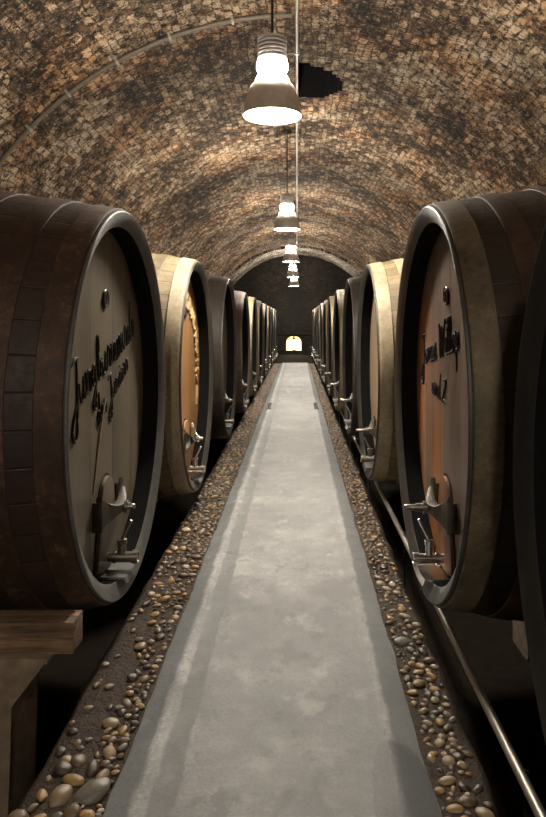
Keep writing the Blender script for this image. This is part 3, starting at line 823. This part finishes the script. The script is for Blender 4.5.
# ------------------------------------------------------------------ pendant lamps
bm = bmesh.new()
lathe_z(bm, [(.001,.405),(.035,.405),(.040,.40),(.072,.392)] + [p for k in range(6) for p in ((.074,.388-k*.019),(.074,.378-k*.019),(.062,.376-k*.019),(.062,.370-k*.019))] + [(.070,.272),(.001,.272)], 36)
ME_SINK = mesh_of('heat_sink', bm, 30)
bm = bmesh.new(); lathe_z(bm, [(.001,.272),(.070,.272),(.078,.262),(.079,.235),(.066,.220),(.066,.212),(.080,.190),(.090,.165),(.001,.165)], 36); ME_NECK = mesh_of('glass_neck', bm, 40)
bm = bmesh.new(); lathe_z(bm, [(.092,.166),(.112,.145),(.128,.100),(.140,.050),(.150,.0),(.150,-.004),(.146,-.004),(.145,0),(.135,.050),(.123,.100),(.108,.140),(.090,.160)], 44, closed=True); ME_SHADE = mesh_of('shade', bm, 40)
bm = bmesh.new(); lathe_z(bm, [(.001,.006),(.10,.008),(.144,.010),(.1435,.016),(.001,.03)], 40); ME_DIFFUSER = mesh_of('diffuser', bm, 40)
bm = bmesh.new(); lathe_z(bm, [(.001,0),(.05,0),(.05,-.02),(.02,-.04),(.001,-.04)], 20); ME_ROSE = mesh_of('ceiling_rose', bm, 40)
LZ = 3.085
LS = 1.51
def lamp(x, y, label):
    r = empty('pendant_lamp', (x, y, LZ)); r.scale = (LS,LS,LS); tag(r, label, 'lamp', 'pendant lamps over the path')
    put('heat_sink', ME_SINK, M_FIN, r); put('glass_neck', ME_NECK, M_NECK, r); put('shade', ME_SHADE, M_ALU, r); put('diffuser', ME_DIFFUSER, M_DIFF, r)
    top = (vz(x) - LZ)/LS
    bm = bmesh.new(); tube(bm, [(0,0,.40),(0,0,top-.03)], .007, 8); put('cord', mesh_of('lamp_cord', bm, 60), M_CORD, r)
    put('ceiling_rose', ME_ROSE, M_OLDMETAL, r, (0,0,top+.003))
LX = -.19
lamp(LX, 5.30, 'nearest and largest looking pendant lamp with ribbed top hanging over the path')
lamp(LX+.02, 11.8, 'second pendant lamp from the front, hanging just below the nearest one in view')
lamp(LX+.03, 18.2, 'third pendant lamp from the front over the path')
lamp(LX+.045, 24.3, 'fourth pendant lamp from the front, last but one over the path')
lamp(LX+.06, 30.4, 'farthest pendant lamp over the path, in front of the dark end wall')
lamp(LX, -3.0, 'pendant lamp hanging behind the viewer over the near end of the path')

# ------------------------------------------------------------------ pebbles
def pebble_proto(seed, sub, ax):
    bm = bmesh.new(); bmesh.ops.create_icosphere(bm, subdivisions=sub, radius=1.0)
    for v in bm.verts:
        k = 1 + mnoise.noise(v.co*1.1 + Vector((seed*3.7, seed, 0)))*.16
        v.co = Vector((v.co.x*ax[0]*k, v.co.y*ax[1]*k, v.co.z*ax[2]*k))
    return bm
AX = [(1,.74,.46), (1,.60,.42), (.95,.86,.52), (1,.70,.36), (1,.50,.42), (.9,.82,.40)]
SHAPE = ['oval','long','round','flat oval','narrow','flat round']
PROTO = [mesh_of('pebble', pebble_proto(i+1, 3, a), 180) for i, a in enumerate(AX)]
for m in PROTO: m.materials.append(M_PEB)
rnd = random.Random(5); cells = {}; items = []
def try_place(x, y, a):
    g = .06; k = (int(x//g), int(y//g))
    for i in range(k[0]-2, k[0]+3):
        for j in range(k[1]-2, k[1]+3):
            for (px, py, pa) in cells.get((i,j), ()):
                if (px-x)**2 + (py-y)**2 < ((pa+a)*.80)**2: return False
    cells.setdefault(k, []).append((x,y,a)); return True
# big stones first, where the photograph shows them
fixed = [(-.665,2.24,.060,3,'grey'), (-.76,2.22,.043,0,'tan'), (-.745,2.30,.040,1,'ochre'), (-.80,2.10,.040,1,'ochre'), (-.665,2.45,.030,0,'tan'), (-.70,2.15,.028,2,'brown'), (-.86,2.12,.035,2,'brown'), (-.80,2.36,.035,2,'dark brown'),
         (.505,3.30,.044,3,'grey'), (.485,3.55,.026,2,'ochre'), (.515,2.92,.032,0,'tan'), (.50,2.30,.030,1,'tan'), (.545,2.20,.032,0,'brown'), (.50,2.08,.034,1,'ochre'), (.455,2.03,.030,0,'ochre')]
PC = {'ochre':(.36,.215,.085), 'tan':(.31,.225,.125), 'brown':(.15,.10,.058), 'dark brown':(.065,.045,.030), 'grey':(.155,.140,.110), 'rust orange':(.32,.155,.055), 'pale':(.42,.335,.22)}
for x, y, a, k, c in fixed:
    if try_place(x, y, a): items.append((x,y,a,k,c))
cw = ['ochre']*4 + ['tan']*5 + ['brown']*7 + ['dark brown']*6 + ['grey']*2 + ['rust orange']*2 + ['pale']*1
for side in (-1, 1):
    x0, x1 = (PATH_L-.005, LEDGE_L+.04) if side < 0 else (PATH_R+.005, LEDGE_R-.035)
    W = abs(x1-x0)
    n = 34000
    for i in range(n):
        y = 1.95 + (25.2-1.95)*(rnd.random()**1.55)
        t = rnd.random(); x = x0 + (x1-x0)*t
        if side < 0 and y < 3.6 and t > .42 and rnd.random() < .985: continue
        if side < 0 and y >= 3.6 and t > .72 and rnd.random() < .8: continue
        if side > 0 and t > .8 and rnd.random() < .7: continue
        if side > 0 and y < 2.6 and rnd.random() < .8: continue
        a = rnd.uniform(.012,.029) if rnd.random() < .85 else rnd.uniform(.026,.038)
        if y > 9: a = max(a, .018)
        if side < 0 and x + a > PATH_L - .002: continue
        if side > 0 and x - a < PATH_R + .002: continue
        if try_place(x, y, a): items.append((x, y, a, rnd.randrange(6), rnd.choice(cw)))
items.sort(key=lambda p: -(p[2]/p[1]))
near, rest = items[:300], items[300:]
cut = max(p[1] for p in near) + .1
rest = [p for p in rest if p[1] > cut or all((p[0]-q[0])**2+(p[1]-q[1])**2 > ((p[2]+q[2])*1.04)**2 for q in near)]
near_objs = []
for i, (x, y, a, k, c) in enumerate(near):
    o = bpy.data.objects.new('pebble', PROTO[k]); COL.objects.link(o); near_objs.append(o)
    o.location = (x, y, LEDGE_Z + a*AX[k][2]*.42); o.scale = (a,a,a)
    o.rotation_euler = (rnd.uniform(-.25,.25), rnd.uniform(-.25,.25), rnd.uniform(0,2*PI))
    j = rnd.uniform(.85,1.12); o.color = (*(min(1,q*j) for q in PC[c]), 1)
    size = 'large' if a > .034 else 'mid-sized' if a > .025 else 'small' if a > .018 else 'tiny'
    side = 'left' if x < 0 else 'right'
    e = (PATH_L - x) if x < 0 else (x - PATH_R)
    where = 'by path edge' if e < .04 else 'away from path' if e > .10 else 'just off path edge'
    b1 = 'grey headed barrel' if x < 0 else 'orange streaked barrel'; b2 = 'amber headed barrel' if x < 0 else 'sand hooped barrel'
    band = next(t for lim, t in ((2.2, 'lowest on %s strip' % side), (2.4, 'at near end of %s strip' % side), (2.65, 'well before %s' % b1), (2.95, 'before %s' % b1), (3.3, 'before middle of %s' % b1),
        (3.7, 'past middle of %s' % b1), (4.2, 'by far edge of %s' % b1), (4.7, 'just past %s' % b1), (5.3, 'before %s' % b2), (99, 'beside %s' % b2)) if y < lim)
    tag(o, '%s %s %s pebble %s, %s' % (size, c, SHAPE[k], band, where), 'pebble', 'pebbles in the gravel strips')
bm = bmesh.new()
tmpl = []
for i, a in enumerate(AX):
    b2 = pebble_proto(i+1, 1, a); b2.verts.index_update()
    tmpl.append(([v.co.copy() for v in b2.verts], [[v.index for v in f.verts] for f in b2.faces])); b2.free()
VV, FF = [], []
for (x, y, a, k, c) in rest:
    M = Matrix.Translation((x,y,LEDGE_Z+a*AX[k][2]*.42)) @ Matrix.Rotation(rnd.uniform(0,2*PI),4,'Z') @ Matrix.Rotation(rnd.uniform(-.3,.3),4,'X') @ Matrix.Scale(a,4)
    b0 = len(VV); vs, fs = tmpl[k]
    VV += [tuple(M @ v) for v in vs]; FF += [[b0+i for i in f] for f in fs]
bm.free()
me = bpy.data.meshes.new('gravel'); me.from_pydata(VV, [], FF); me.update(); me.shade_smooth()
tag(put('gravel', me, M_PEBS), 'brown and ochre gravel filling both strips beside the path', 'gravel', kind='stuff')
print('pebbles', len(items), 'near cut y', max(p[1] for p in near))

# ------------------------------------------------------------------ world, camera
w = bpy.data.worlds.new('World'); sc.world = w; w.use_nodes = True
w.node_tree.nodes['Background'].inputs[0].default_value = (0,0,0,1)
cam = bpy.data.cameras.new('Camera'); co = bpy.data.objects.new('Camera', cam); COL.objects.link(co)
co.location = (0,0,CAM_Z); co.rotation_euler = (PI/2,0,0)
cam.sensor_fit = 'AUTO'; cam.sensor_width = 36; cam.lens = 690/817*36
cam.shift_x = -24/817; cam.shift_y = -86.5/817; cam.clip_start = .02; cam.clip_end = 100
sc.camera = co
sc.view_settings.view_transform = 'Standard'; sc.view_settings.look = 'None'
sc.view_settings.gamma = 1; sc.view_settings.use_curve_mapping = False
sc.view_settings.exposure = 0.0
try: sc.cycles.use_denoising = True
except Exception: pass
